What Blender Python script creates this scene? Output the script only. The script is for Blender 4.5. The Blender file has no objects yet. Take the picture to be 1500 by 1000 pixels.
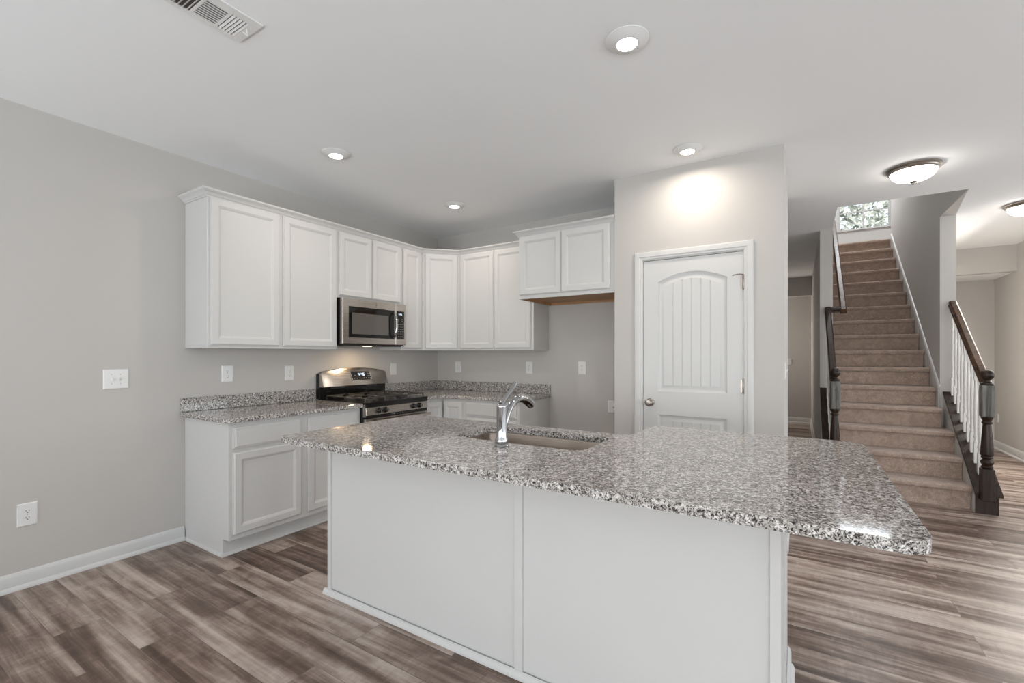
import bpy, bmesh, math, random
from mathutils import Vector, Matrix
random.seed(7)
S = bpy.context.scene
COL = S.collection
PI = math.pi
V = Vector

# ------------------------------------------------------------------ camera
cam = bpy.data.cameras.new('camera'); co = bpy.data.objects.new('camera', cam); COL.objects.link(co)
cam.sensor_width = 36; cam.sensor_fit = 'HORIZONTAL'
cam.lens = 667.0/1500*36
cam.shift_y = 19.77/1500
cam.clip_start = 0.05; cam.clip_end = 200
co.location = (3.7316, -4.2225, 1.3227)
co.rotation_euler = (PI/2, 0, 0.5616)
S.camera = co

# ------------------------------------------------------------------ world and large lights
S.view_settings.view_transform = 'Standard'; S.view_settings.look = 'None'
S.view_settings.gamma = 1; S.view_settings.use_curve_mapping = False
S.view_settings.exposure = 0.0
S.cycles.max_bounces = 10; S.cycles.diffuse_bounces = 6; S.cycles.glossy_bounces = 5
S.cycles.transparent_max_bounces = 12; S.cycles.sample_clamp_indirect = 6
S.cycles.use_denoising = True
w = bpy.data.worlds.new('world'); S.world = w; w.use_nodes = True
nt = w.node_tree; bg = nt.nodes['Background']
sk = nt.nodes.new('ShaderNodeTexSky'); sk.sky_type = 'NISHITA'; sk.sun_disc = False
sk.sun_elevation = math.radians(48); sk.sun_rotation = math.radians(200); sk.dust_density = 2.5
hs_ = nt.nodes.new('ShaderNodeHueSaturation'); hs_.inputs['Saturation'].default_value = .35
nt.links.new(sk.outputs[0], hs_.inputs['Color']); nt.links.new(hs_.outputs[0], bg.inputs[0]); bg.inputs[1].default_value = 0.34

sun = bpy.data.lights.new('sun', 'SUN'); sun.energy = 4.0; sun.angle = math.radians(1); sun.color = (1, .97, .92)
so = bpy.data.objects.new('sun', sun); COL.objects.link(so); so.rotation_euler = (math.radians(33), 0, math.radians(8))
def area(name, loc, rot, sx, sy, power, color, spread=180, shape='RECTANGLE'):
    l = bpy.data.lights.new(name, 'AREA'); l.shape = shape; l.size = sx; l.size_y = sy
    l.energy = power; l.color = color; l.spread = math.radians(spread)
    o = bpy.data.objects.new(name, l); COL.objects.link(o); o.location = loc; o.rotation_euler = rot
    return o
DAY = (0.88, 0.945, 1.0)
GND = (0.89, 0.95, 1.0)
K = dict(rgl=92.0, rgr=40.0, ss=36.0, sg=36.0, stair=16.0, foyer=62.0, hall=15.0, can=5.0, cook=1.7, bowl=20.0, landing=40.0)
T = math.radians(25); TU = math.radians(58)
for xx, q in ((1.05,'l'), (3.15,'l'), (5.25,'r'), (7.35,'r')):   # fill added at unseen rear windows, tilted up to brighten ceiling and walls
    area('rear_added_uplight', (xx, -7.93, 1.0), (PI/2+(TU if q == 'l' else math.radians(28)), 0, 0), 1.7, 1.6, K['rg'+q], GND, 150)
for yy in (-6.4, -3.8, -1.2, 1.2):                    # fill added at the unseen living room side windows
    area('side_added_fill', (9.12, yy, 1.5), (PI/2-T, 0, PI/2), 1.7, 2.1, K['ss'], DAY)
    area('side_added_uplight', (9.12, yy, 1.0), (PI/2+TU, 0, PI/2), 1.7, 1.6, K['sg'], GND, 150)
area('foyer_added_fill', (6.07, 3.05, 1.45), (PI/2-math.radians(24), 0, PI/2), 0.9, 1.9, K['foyer'], (1.0, .95, .89))  # fill from an unseen window, added to brighten the right recess
area('hall_added_fill', (2.63, 6.0, 1.5), (PI/2-math.radians(10), 0, -PI/2), 0.36, 1.5, K['hall'], (1.0, .92, .84))  # fill from an unseen side window, added for the end of the left hall
area('stair_window_daylight', (4.71, 5.84, 4.2), (-PI/2, 0, 0), 0.7, 1.25, K['stair'], DAY)

# ------------------------------------------------------------------ materials
def mat(name, color=(.8,.8,.8), rough=.5, metal=0.0, spec=.5, coat=0.0):
    m = bpy.data.materials.new(name); m.use_nodes = True
    b = m.node_tree.nodes['Principled BSDF']
    b.inputs['Base Color'].default_value = (*color, 1); b.inputs['Roughness'].default_value = rough
    b.inputs['Metallic'].default_value = metal; b.inputs['Specular IOR Level'].default_value = spec
    b.inputs['Coat Weight'].default_value = coat
    return m
def N(m, t, **kw):
    n = m.node_tree.nodes.new(t)
    for k, v in kw.items():
        if k in n.inputs: n.inputs[k].default_value = v
        else: setattr(n, k, v)
    return n
def L(m, a, b): m.node_tree.links.new(a, b)
def BS(m): return m.node_tree.nodes['Principled BSDF']
def objco(m, scale=(1,1,1)):
    tc = N(m, 'ShaderNodeTexCoord'); mp = N(m, 'ShaderNodeMapping'); mp.inputs['Scale'].default_value = scale
    L(m, tc.outputs['Object'], mp.inputs[0]); return mp.outputs[0]
def ramp(m, fac, stops, interp='LINEAR'):
    r = N(m, 'ShaderNodeValToRGB'); cr = r.color_ramp; cr.interpolation = interp
    while len(cr.elements) < len(stops): cr.elements.new(.5)
    for e, (p, c) in zip(cr.elements, stops):
        e.position = p; e.color = (*c, 1) if len(c) == 3 else c
    L(m, fac, r.inputs[0]); return r.outputs[0]
def bump(m, h, strength=.1, dist=.002):
    b = N(m, 'ShaderNodeBump'); b.inputs['Strength'].default_value = strength; b.inputs['Distance'].default_value = dist
    L(m, h, b.inputs['Height']); L(m, b.outputs[0], BS(m).inputs['Normal'])
def mixc(m, fac, a, b, blend='MIX'):
    x = N(m, 'ShaderNodeMix', data_type='RGBA', blend_type=blend)
    for s, v in ((0, fac), (6, a), (7, b)):
        if hasattr(v, 'is_output'): L(m, v, x.inputs[s])
        else: x.inputs[s].default_value = v if s == 0 else (*v, 1)
    return x.outputs[2]
def math_(m, op, a, b=0.0):
    x = N(m, 'ShaderNodeMath', operation=op)
    for i, v in enumerate((a, b)):
        if hasattr(v, 'is_output'): L(m, v, x.inputs[i])
        else: x.inputs[i].default_value = v
    return x.outputs[0]

def painted(name, c, rough, sc=140, st=.05):
    m = mat(name, c, rough, spec=.3)
    n = N(m, 'ShaderNodeTexNoise', Scale=sc, Detail=2.0); L(m, objco(m), n.inputs['Vector'])
    bump(m, n.outputs[0], st, .001); return m
M = {}
M['wall'] = painted('greige_wall_paint', (.525,.505,.48), .75)
M['ceiling'] = painted('white_ceiling_paint', (.895,.905,.91), .9, 90, .12)
M['trim'] = painted('white_trim_paint', (.615,.615,.605), .35, 60, .02)
M['cab'] = painted('white_cabinet_paint', (.605,.60,.588), .38, 80, .02)
M['cabin'] = mat('dark_cabinet_interior', (.30,.22,.15), .6)
M['plate'] = mat('white_plastic', (.74,.74,.725), .3)
M['slot'] = mat('dark_slot', (.02,.02,.02), .5)
M['black'] = mat('black_enamel', (.012,.011,.011), .18)
M['iron'] = mat('cast_iron', (.05,.048,.046), .38, 0.3)
M['glassblack'] = mat('dark_glass', (.008,.007,.006), .06)
M['mesh'] = mat('oven_mesh_window', (.12,.108,.097), .10)
M['chrome'] = mat('chrome', (.44,.44,.45), .05, 1.0)
M['nickel'] = mat('brushed_nickel', (.36,.325,.29), .33, 1.0)
M['baluster'] = painted('white_baluster_paint', (.78,.765,.735), .4, 60, .02)
M['vent'] = mat('white_vent_metal', (.78,.78,.77), .4)
M['duct'] = mat('duct_interior', (.12,.10,.09), .8)
M['digit'] = mat('digit', (0,0,0), .5)
BS(M['digit']).inputs['Emission Color'].default_value = (.75,.85,1,1); BS(M['digit']).inputs['Emission Strength'].default_value = 2.0
M['print'] = mat('grey_print', (.35,.34,.33), .5)
def emis(name, c, s):
    m = mat(name, (.9,.9,.9), .4); b = BS(m)
    b.inputs['Emission Color'].default_value = (*c, 1); b.inputs['Emission Strength'].default_value = s; return m
WARM = (1.0, .89, .78)
M['cooklens'] = emis('cooktop_lamp_lens', (1,.8,.55), 3)
M['lens'] = emis('lamp_lens', (1, .93, .85), 14)
M['bowl'] = emis('frosted_lamp_bowl', (1, .94, .87), K['bowl'])

def steel(name, c, rough, axis):
    m = mat(name, c, rough, 1.0)
    sc = [3,3,3]; sc[axis] = 3
    for i in range(3):
        if i != axis: sc[i] = 500
    n = N(m, 'ShaderNodeTexNoise', Scale=1.0, Detail=2.0); L(m, objco(m, sc), n.inputs['Vector'])
    r = ramp(m, n.outputs[0], [(.3,(rough*.8,)*3),(.7,(rough*1.25,)*3)]); L(m, r, BS(m).inputs['Roughness'])
    bump(m, n.outputs[0], .03, .0005); return m
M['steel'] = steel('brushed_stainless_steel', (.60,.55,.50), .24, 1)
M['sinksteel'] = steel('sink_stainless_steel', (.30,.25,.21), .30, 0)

# oak-grained espresso wood
def wood(name, dark, light, rough, axis, sc=1.0):
    m = mat(name, dark, rough, spec=.28, coat=.05); BS(m).inputs['Coat Roughness'].default_value = .12
    s = [28*sc]*3; s[axis] = 2.2*sc
    n = N(m, 'ShaderNodeTexNoise', Scale=1.0, Detail=5.0, Roughness=.6, Distortion=.8); L(m, objco(m, s), n.inputs['Vector'])
    L(m, ramp(m, n.outputs[0], [(.35,dark),(.62,light)]), BS(m).inputs['Base Color'])
    bump(m, n.outputs[0], .08, .001); return m
M['dark'] = wood('espresso_stained_wood', (.012,.007,.005), (.040,.022,.014), .36, 2)
M['rail'] = wood('walnut_stained_handrail', (.034,.016,.009), (.125,.066,.036), .36, 1)
M['blockwood'] = wood('grey_brown_grained_wood', (.035,.030,.026), (.17,.165,.145), .3, 2)
M['tan'] = wood('unfinished_cabinet_underside', (.36,.20,.10), (.47,.28,.15), .6, 0)

# vinyl plank floor
def plank():
    m = mat('grey_brown_plank_floor', (.3,.24,.2), .33, spec=.28)
    co_ = objco(m)
    br = N(m, 'ShaderNodeTexBrick', offset=.37, offset_frequency=2)
    for k, v in (('Scale',1.0),('Mortar Size',.0012),('Mortar Smooth',.1),('Bias',0.0),('Brick Width',1.22),('Row Height',.178)): br.inputs[k].default_value = v
    br.inputs['Color1'].default_value = (0,0,0,1); br.inputs['Color2'].default_value = (1,1,1,1); br.inputs['Mortar'].default_value = (.5,.5,.5,1)
    L(m, co_, br.inputs['Vector'])
    tone = br.outputs['Color']
    sep = N(m, 'ShaderNodeSeparateColor'); L(m, tone, sep.inputs[0]); rnd = sep.outputs[0]
    off = math_(m, 'MULTIPLY', rnd, 37.0)
    def noise(scale, detail, rough, dist, vec=(1,1,1)):
        mp = N(m, 'ShaderNodeMapping'); mp.inputs['Scale'].default_value = vec; L(m, co_, mp.inputs[0])
        n = N(m, 'ShaderNodeTexNoise', noise_dimensions='4D', Scale=scale, Detail=detail, Roughness=rough, Distortion=dist)
        L(m, mp.outputs[0], n.inputs['Vector']); L(m, off, n.inputs['W']); return n.outputs[0]
    broad = noise(1.0, 2.0, .5, .6, (.9, 11, 1))
    grain = noise(1.0, 5.0, .65, .5, (3.0, 75, 1))
    blot = noise(1.0, 4.0, .6, 1.2, (5.0, 9, 1))
    mid = noise(1.0, 4.0, .6, 1.0, (1.6, 34, 1))
    chat = noise(1.0, 3.0, .6, .8, (42, 10, 1))
    a = math_(m, 'MULTIPLY', math_(m, 'SUBTRACT', broad, .5), 2.1)
    a = math_(m, 'ADD', a, math_(m, 'MULTIPLY', math_(m, 'SUBTRACT', grain, .5), .62))
    a = math_(m, 'ADD', a, math_(m, 'MULTIPLY', math_(m, 'SUBTRACT', blot, .5), .75))
    a = math_(m, 'ADD', a, math_(m, 'MULTIPLY', math_(m, 'MULTIPLY', math_(m, 'SUBTRACT', chat, .5), math_(m, 'MULTIPLY', blot, blot)), 1.2))
    a = math_(m, 'ADD', a, math_(m, 'MULTIPLY', math_(m, 'SUBTRACT', rnd, .5), .38))
    a = math_(m, 'ADD', a, math_(m, 'MULTIPLY', math_(m, 'SUBTRACT', mid, .5), .7))
    a = math_(m, 'ADD', a, .5)
    c = ramp(m, a, [(.0,(.075,.047,.034)),(.3,(.160,.110,.085)),(.52,(.275,.209,.172)),(.75,(.41,.332,.283)),(1,(.53,.45,.395))])
    c = mixc(m, math_(m, 'MULTIPLY', br.outputs['Fac'], .55), c, (.06,.045,.035))
    L(m, c, BS(m).inputs['Base Color'])
    rr = math_(m, 'ADD', math_(m, 'MULTIPLY', grain, .16), .25); L(m, rr, BS(m).inputs['Roughness'])
    bump(m, math_(m, 'SUBTRACT', math_(m, 'MULTIPLY', grain, .35), br.outputs['Fac']), .12, .0012)
    return m
M['floor'] = plank()

def granite():
    m = mat('speckled_grey_granite', (.5,.5,.5), .07, spec=.5)
    co_ = objco(m)
    n1 = N(m, 'ShaderNodeTexNoise', Scale=118.0, Detail=4.0, Roughness=.62, Distortion=1.0); L(m, co_, n1.inputs['Vector'])
    base = ramp(m, n1.outputs[0], [(.362,(.022,.024,.026)),(.422,(.12,.115,.112)),(.474,(.44,.417,.395)),(.54,(.68,.655,.63)),(.70,(.76,.745,.725))])
    vo = N(m, 'ShaderNodeTexVoronoi', Scale=90.0); L(m, co_, vo.inputs['Vector'])
    sp = N(m, 'ShaderNodeSeparateColor'); L(m, vo.outputs['Color'], sp.inputs[0])
    g = ramp(m, sp.outputs[0], [(.0,(.34,.31,.29)),(.27,(.60,.565,.54)),(.6,(1,1,1))], 'CONSTANT')
    c = mixc(m, .62, base, g, 'MULTIPLY')
    n2 = N(m, 'ShaderNodeTexNoise', Scale=230.0, Detail=2.0); L(m, co_, n2.inputs['Vector'])
    k = ramp(m, n2.outputs[0], [(.36,(0,0,0)),(.42,(1,1,1))])
    c = mixc(m, .8, c, k, 'MULTIPLY')
    L(m, c, BS(m).inputs['Base Color']); return m
M['granite'] = granite()

def carpet():
    m = mat('beige_brown_carpet', (.35,.27,.21), .95, spec=.1)
    n = N(m, 'ShaderNodeTexNoise', Scale=260.0, Detail=3.0, Roughness=.7); L(m, objco(m), n.inputs['Vector'])
    n2 = N(m, 'ShaderNodeTexNoise', Scale=16.0, Detail=3.0, Distortion=1.0); L(m, objco(m), n2.inputs['Vector'])
    c = ramp(m, n.outputs[0], [(.32,(.24,.17,.13)),(.68,(.70,.55,.46))])
    c2 = ramp(m, n2.outputs[0], [(.35,(.72,.72,.72)),(.65,(1,1,1))])
    L(m, mixc(m, .8, c, c2, 'MULTIPLY'), BS(m).inputs['Base Color'])
    BS(m).inputs['Sheen Weight'].default_value = .25
    bump(m, n.outputs[0], .8, .004); return m
M['carpet'] = carpet()
M['leaf'] = mat('leaf_green', (.42,.45,.39), .6); M['bark'] = mat('bark', (.13,.09,.06), .9)
def pane():
    m = bpy.data.materials.new('window_glass'); m.use_nodes = True; t = m.node_tree; t.nodes.clear()
    o = t.nodes.new('ShaderNodeOutputMaterial'); mx = t.nodes.new('ShaderNodeMixShader')
    tr = t.nodes.new('ShaderNodeBsdfTransparent'); gl = t.nodes.new('ShaderNodeBsdfGlossy'); fr = t.nodes.new('ShaderNodeFresnel')
    tr.inputs[0].default_value = (.97,.97,.97,1); gl.inputs['Roughness'].default_value = .02
    t.links.new(fr.outputs[0], mx.inputs[0]); t.links.new(tr.outputs[0], mx.inputs[1]); t.links.new(gl.outputs[0], mx.inputs[2]); t.links.new(mx.outputs[0], o.inputs[0])
    return m
M['pane'] = pane()
M['grass'] = mat('grass_ground', (.10,.15,.05), .9)

# ------------------------------------------------------------------ mesh helpers
class MB:
    def __init__(s): s.v = []; s.f = []
    def box(s, x0, x1, y0, y1, z0, z1):
        b = len(s.v)
        s.v += [(x0,y0,z0),(x1,y0,z0),(x1,y1,z0),(x0,y1,z0),(x0,y0,z1),(x1,y0,z1),(x1,y1,z1),(x0,y1,z1)]
        s.f += [tuple(b+i for i in q) for q in ((0,3,2,1),(4,5,6,7),(0,1,5,4),(1,2,6,5),(2,3,7,6),(3,0,4,7))]; return s
    def loops(s, ls, cap0=True, cap1=True, closed=True):
        """list of equal-length point loops bridged one to the next"""
        b = len(s.v); n = len(ls[0])
        for l in ls: s.v += [tuple(p) for p in l]
        for i in range(len(ls)-1):
            for j in range(n if closed else n-1):
                k = (j+1) % n
                s.f.append((b+i*n+j, b+i*n+k, b+(i+1)*n+k, b+(i+1)*n+j))
        if cap0: s.f.append(tuple(b+j for j in reversed(range(n))))
        if cap1: s.f.append(tuple(b+(len(ls)-1)*n+j for j in range(n)))
        return s
    def prism(s, poly, f0, f1):
        return s.loops([[f0(*p) for p in poly], [f1(*p) for p in poly]])
    def panel(s, o, u, v, n, w, h, prof):
        o, u, v, n = V(o), V(u), V(v), V(n)
        ls = []
        for ins, d in prof:
            ls.append([o+u*a+v*b+n*d for a, b in ((ins,ins),(w-ins,ins),(w-ins,h-ins),(ins,h-ins))])
        return s.loops(ls)
    def lathe(s, c, prof, axis='z', seg=24):
        c = V(c); ls = []
        for r, z in prof:
            l = []
            for k in range(seg):
                a = 2*PI*k/seg; x, y = max(r,1e-4)*math.cos(a), max(r,1e-4)*math.sin(a)
                l.append(c + (V((x,y,z)) if axis == 'z' else V((x,-z,y)) if axis == '-y' else V((z,x,y))))
            ls.append(l)
        return s.loops(ls)
    def tube(s, pts, r, seg=12):
        pts = [V(p) for p in pts]; n = len(pts)
        rs = r if isinstance(r, (list, tuple)) else [r]*n
        ls = []; up = None
        for i, p in enumerate(pts):
            t = (pts[min(i+1,n-1)]-pts[max(i-1,0)]).normalized()
            if up is None: up = V((0,0,1)) if abs(t.z) < .9 else V((0,1,0))
            a = (up - t*up.dot(t)).normalized(); b = t.cross(a); up = a
            ls.append([p+(a*math.cos(2*PI*k/seg)+b*math.sin(2*PI*k/seg))*rs[i] for k in range(seg)])
        return s.loops(ls)
    def sweep(s, pts, prof, side):
        """profile (a along side, b up) swept along pts, vertical-plane path"""
        side = V(side); ls = []
        pts = [V(p) for p in pts]; n = len(pts)
        for i, p in enumerate(pts):
            t = (pts[min(i+1,n-1)]-pts[max(i-1,0)]).normalized(); upv = side.cross(t).normalized()
            if upv.z < 0: upv = -upv
            ls.append([p+side*a+upv*b for a, b in prof])
        return s.loops(ls)
    def build(s, name, m, parent=None, bevel=0.0, smooth=0, loc=None, seg=2):
        me = bpy.data.meshes.new(name)
        base = V((0,0,0))
        r = parent
        while r is not None:
            base = r.location.copy() if r.parent is None else base
            r = r.parent
        if parent is None:
            if loc is None: base = V((0,0,0))
            else: base = V(loc)
        me.from_pydata([tuple(V(p)-base) for p in s.v], [], s.f)
        bm = bmesh.new(); bm.from_mesh(me); bmesh.ops.recalc_face_normals(bm, faces=bm.faces); bm.to_mesh(me); bm.free()
        o = bpy.data.objects.new(name, me); COL.objects.link(o); o.parent = parent
        if parent is None: o.location = base
        me.materials.append(m)
        if smooth:
            for p in me.polygons: p.use_smooth = True
            me.set_sharp_from_angle(angle=math.radians(smooth))
        if bevel:
            b = o.modifiers.new('bevel', 'BEVEL'); b.width = bevel; b.segments = seg; b.limit_method = 'ANGLE'; b.angle_limit = math.radians(40)
        return o
def centre(s):
    xs, ys, zs = zip(*s.v)
    return ((min(xs)+max(xs))/2, (min(ys)+max(ys))/2, min(zs))
def thing(name, label, cat, loc, group=None, kind=None):
    o = bpy.data.objects.new(name, None); COL.objects.link(o); o.location = loc; o.empty_display_size = .1
    return tag(o, label, cat, group, kind)
def tag(o, label=None, cat=None, group=None, kind=None):
    for k, v in (('label',label),('category',cat),('group',group),('kind',kind)):
        if v: o[k] = v
    return o
def struct(name, mb, m, parent=None, bevel=0.0, smooth=0, label=None, cat=None):
    o = mb.build(name, m, parent, bevel, smooth)
    if parent is None: tag(o, label, cat, None, 'structure')
    return o
def box(*a): return MB().box(*a)
def fillet(pts, seg=8):
    """closed 2-D polygon with (x, y, radius) corners"""
    out = []; n = len(pts)
    for i in range(n):
        x, y, r = pts[i]; p = V((x,y)); a = V(pts[i-1][:2]); b = V(pts[(i+1)%n][:2])
        if r <= 0: out.append((x,y)); continue
        da = (a-p).normalized(); db = (b-p).normalized(); ang = da.angle(db); d = r/math.tan(ang/2)
        c = p+(da+db).normalized()*(r/math.sin(ang/2)); s = p+da*d-c; e = p+db*d-c
        a0 = math.atan2(s.y,s.x); a1 = math.atan2(e.y,e.x); dl = (a1-a0+PI)%(2*PI)-PI
        for k in range(seg+1): out.append((c.x+r*math.cos(a0+dl*k/seg), c.y+r*math.sin(a0+dl*k/seg)))
    return out
def slab(outer, holes, z0, z1):
    """flat slab with holes"""
    bm = bmesh.new(); es = []
    for lp in [outer]+holes:
        vs = [bm.verts.new((x,y,z1)) for x, y in lp]
        es += [bm.edges.new((vs[i], vs[(i+1)%len(vs)])) for i in range(len(vs))]
    bmesh.ops.triangle_fill(bm, edges=es, use_beauty=True)
    bm.verts.index_update(); s = MB()
    n = len(bm.verts); s.v = [tuple(v.co) for v in bm.verts]+[(v.co.x,v.co.y,z0) for v in bm.verts]
    for f in bm.faces:
        q = [v.index for v in f.verts]; s.f.append(tuple(q)); s.f.append(tuple(n+i for i in reversed(q)))
    b = 0
    for lp in [outer]+holes:
        k = len(lp)
        for i in range(k): s.f.append((b+i, b+(i+1)%k, n+b+(i+1)%k, n+b+i))
        b += k
    bm.free(); return s
DOOR = [(0,0),(0,.012),(.005,.0135),(.0065,.0195),(.008,.020),(.047,.020),(.049,.0165),(.054,.0155),(.0625,.0095),(.0655,.0085)]
DRAW = [(0,0),(0,.013),(.005,.0145),(.010,.0155),(.013,.0195),(.015,.020)]

H = 2.7432
# ------------------------------------------------------------------ large structure
struct('floor', box(-.12, 9.3, -8.1, 6.4, -.1, 0), M['floor'], label='grey-brown plank floor running through the kitchen and hall', cat='floor')
SX0, SX1, OY = 4.06, 4.96, 1.155          # stair opening in the ceiling
c = MB(); CT = H+.28
c.box(-.12, SX0-.01, -8.1, 6.4, H, CT).box(SX1+.01, 9.3, -8.1, 6.4, H, CT).box(SX0-.01, SX1+.01, -8.1, OY, H, CT)
struct('ceiling', c, M['ceiling'], label='flat white ceiling with the stair opening', cat='ceiling')
struct('wall_left', box(-.12, 0, -8.1, .12, 0, H), M['wall'])
struct('wall_back', box(0, 2.47, 0, .12, 0, H), M['wall'])
# pantry box with the door opening
DX0, DX1, DZ = 2.69, 3.415, 2.068
PY = -.655
p = MB().box(2.47, DX0, PY, PY+.115, 0, H).box(DX1, 3.65, PY, PY+.115, 0, H).box(DX0, DX1, PY, PY+.115, DZ, H)
p.box(2.47, 2.585, PY+.115, .0, 0, H).box(3.535, 3.65, PY+.115, .617, 0, H).box(2.6, 3.535, .50, .617, 0, H).box(2.585, 2.6, .12, .617, 0, H)
struct('wall_pantry', p, M['wall'])
struct('wall_hall_left', MB().box(2.48, 2.6, .62, 5.8, 0, H).box(2.48, 2.6, 6.2, 6.37, 0, H).box(2.48, 2.6, 5.8, 6.2, 0, .75).box(2.48, 2.6, 5.8, 6.2, 2.25, H), M['wall'])
struct('wall_hall_far', box(2.6, 3.94, 6.25, 6.37, 0, H), M['wall'])
struct('wall_hall_header', box(2.6, 3.94, 5.65, 5.77, 2.405, H), M['wall'])
struct('wall_right', MB().box(6.1, 6.22, 2.5, 2.6, 0, H).box(6.1, 6.22, 3.5, 5.07, 0, H).box(6.1, 6.22, 2.6, 3.5, 0, .5).box(6.1, 6.22, 2.6, 3.5, 2.4, H), M['wall'])
struct('wall_living_front', box(6.22, 9.3, 2.38, 2.5, 0, H), M['wall'])
struct('wall_recess_far', box(5.08, 6.1, 4.95, 5.07, 0, H), M['wall'])
struct('wall_recess_header', box(5.08, 6.1, 4.158, 4.258, 2.40, H), M['wall'])
struct('ceiling_recess', box(5.08, 6.1, 4.258, 4.95, 2.40, 2.50), M['ceiling'])
# rear wall behind the photographer with openings for the added windows
r = MB()
for a, b in ((0,.2),(1.9,2.3),(4.0,4.4),(6.1,6.5),(8.2,9.2)): r.box(a, b, -8.1, -7.98, 0, H)
for a, b in ((.2,1.9),(2.3,4.0),(4.4,6.1),(6.5,8.2)): r.box(a, b, -8.1, -7.98, 0, .2); r.box(a, b, -8.1, -7.98, 2.6, H)
struct('wall_rear', r, M['wall'])
r = MB()
for a, b in ((-8.1,-7.25),(-5.55,-4.65),(-2.95,-2.05),(-.35,.35),(2.05,2.5)): r.box(9.2, 9.3, a, b, 0, H)
for a, b in ((-7.25,-5.55),(-4.65,-2.95),(-2.05,-.35),(.35,2.05)): r.box(9.2, 9.3, a, b, 0, .2); r.box(9.2, 9.3, a, b, 2.6, H)
struct('wall_living_right', r, M['wall'])
# stairwell walls, rising to the upper floor
UT = 5.6
WY = 2.07                                   # where both stair walls end towards the kitchen
struct('wall_stair_left', MB().box(3.94, SX0, WY, 6.25, 0, UT).box(3.94, SX0, OY, WY, CT, UT), M['wall'])
struct('wall_stair_right', MB().box(SX1, 5.08, WY, 4.99, 0, UT).box(SX1, 5.08, OY, WY, H+.001, UT).box(5.08, 5.6, 4.87, 4.99, CT, UT), M['wall'])
FY = 5.9
WX0, WX1, WZ0, WZ1 = 4.345, 5.075, 3.555, 4.86
f = MB().box(SX0, WX0, FY, FY+.12, 2.9, UT).box(WX1, 5.72, FY, FY+.12, 2.9, UT).box(WX0, WX1, FY, FY+.12, 2.9, WZ0).box(WX0, WX1, FY, FY+.12, WZ1, UT)
struct('wall_stair_far', f, M['wall'])
struct('wall_landing_right', box(5.6, 5.72, 4.87, FY, CT, UT), M['wall'])
struct('wall_stair_front', box(3.94, 5.08, OY-.12, OY-.002, CT, UT), M['wall'])
struct('ceiling_upper', box(3.94, 5.72, OY-.12, FY+.12, UT, UT+.1), M['ceiling'])
struct('floor_landing', box(4.97, 5.6, 4.99, FY, 2.95, 3.149), M['carpet'])
# painted drywall wedge on the ceiling beside the stair opening
struct('trim_ceiling_wedge', MB().prism([(SX1+.0005,OY+.002),(SX1+.0005,WY),(5.08,WY)], lambda x,y:(x,y,H-.003), lambda x,y:(x,y,H+.002)), M['wall'])

# ------------------------------------------------------------------ baseboards
def base_profile(h):
    return [(0,0),(.026,0),(.026,.010),(.020,.022),(.014,.026),(.014,h-.022),(.011,h-.012),(.006,h-.004),(.003,h),(0,h)]
def baseboard(name, a, b, n, h=.098, m=None):
    a, b, n = V((*a,0)), V((*b,0)), V((*n,0))
    pr = base_profile(h)
    mb = MB().loops([[a+n*q+V((0,0,z)) for q, z in pr], [b+n*q+V((0,0,z)) for q, z in pr]])
    return struct(name, mb, m or M['trim'], smooth=30)
baseboard('baseboard_left', (0,-7.98), (0,-2.712), (1,0))
baseboard('baseboard_pantry_left', (2.47,PY), (2.632,PY), (0,-1))
baseboard('baseboard_pantry_right', (3.472,PY), (3.65,PY), (0,-1))
baseboard('baseboard_pantry_side', (3.65,PY-.02), (3.65,.617), (1,0))
baseboard('baseboard_hall_far', (2.6,6.25), (3.94,6.25), (0,-1), .11)
baseboard('baseboard_right', (6.1,2.5), (6.1,4.95), (-1,0), .118)
baseboard('baseboard_recess', (5.08,4.95), (6.07,4.95), (0,-1), .118)
baseboard('baseboard_stair_side', (3.94,1.09), (3.94,6.25), (-1,0), .10)
baseboard('baseboard_alcove', (1.56,0), (2.47,0), (0,-1))
tag(box(2.65, 3.91, 5.40, 5.44, 0, .008).build('floor_transition_strip', M['nickel'], bevel=.003, loc=(3.28,5.42,0)), 'pale metal transition strip across the floor of the left hall', 'threshold strip')

# ------------------------------------------------------------------ pantry door
dr = bpy.data.objects.new('door_1', None); COL.objects.link(dr); dr.location = (3.05, PY, 0)
tag(dr, 'white arched-panel pantry door with nickel knob', 'door', None, 'structure')
def casing():
    mb = MB(); y = PY
    pr = [(0,0),(0,.008),(.006,.012),(.018,.013),(.022,.017),(.045,.019),(.055,.017),(.060,.012),(.060,0)]
    x0, x1, z1 = DX0+.006, DX1-.006, DZ-.006
    ls = []
    for px, pz, dx, dz in ((x0,0,-1,0),(x0,z1,-1,1),(x1,z1,1,1),(x1,0,1,0)):
        ls.append([(px+dx*q, y-t, pz+dz*q) for q, t in pr])
    mb.loops(ls, True, True, True)
    return mb
casing().build('door_casing', M['trim'], dr, smooth=25)
MB().box(DX0, DX0+.012, PY+.001, PY+.115, 0, DZ).box(DX1-.012, DX1, PY+.001, PY+.115, 0, DZ).box(DX0+.012, DX1-.012, PY+.001, PY+.115, DZ-.012, DZ)\
  .build('door_jamb', M['trim'], dr)
def arch(x0, x1, z0, zs, rise, y, k=20):
    xc, hw = (x0+x1)/2, (x1-x0)/2
    pts = [(x0,y,z0),(x1,y,z0)]
    for i in range(k+1):
        x = x1-(x1-x0)*i/k; pts.append((x, y, zs+rise*(1-((x-xc)/hw)**2)))
    return pts
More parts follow.
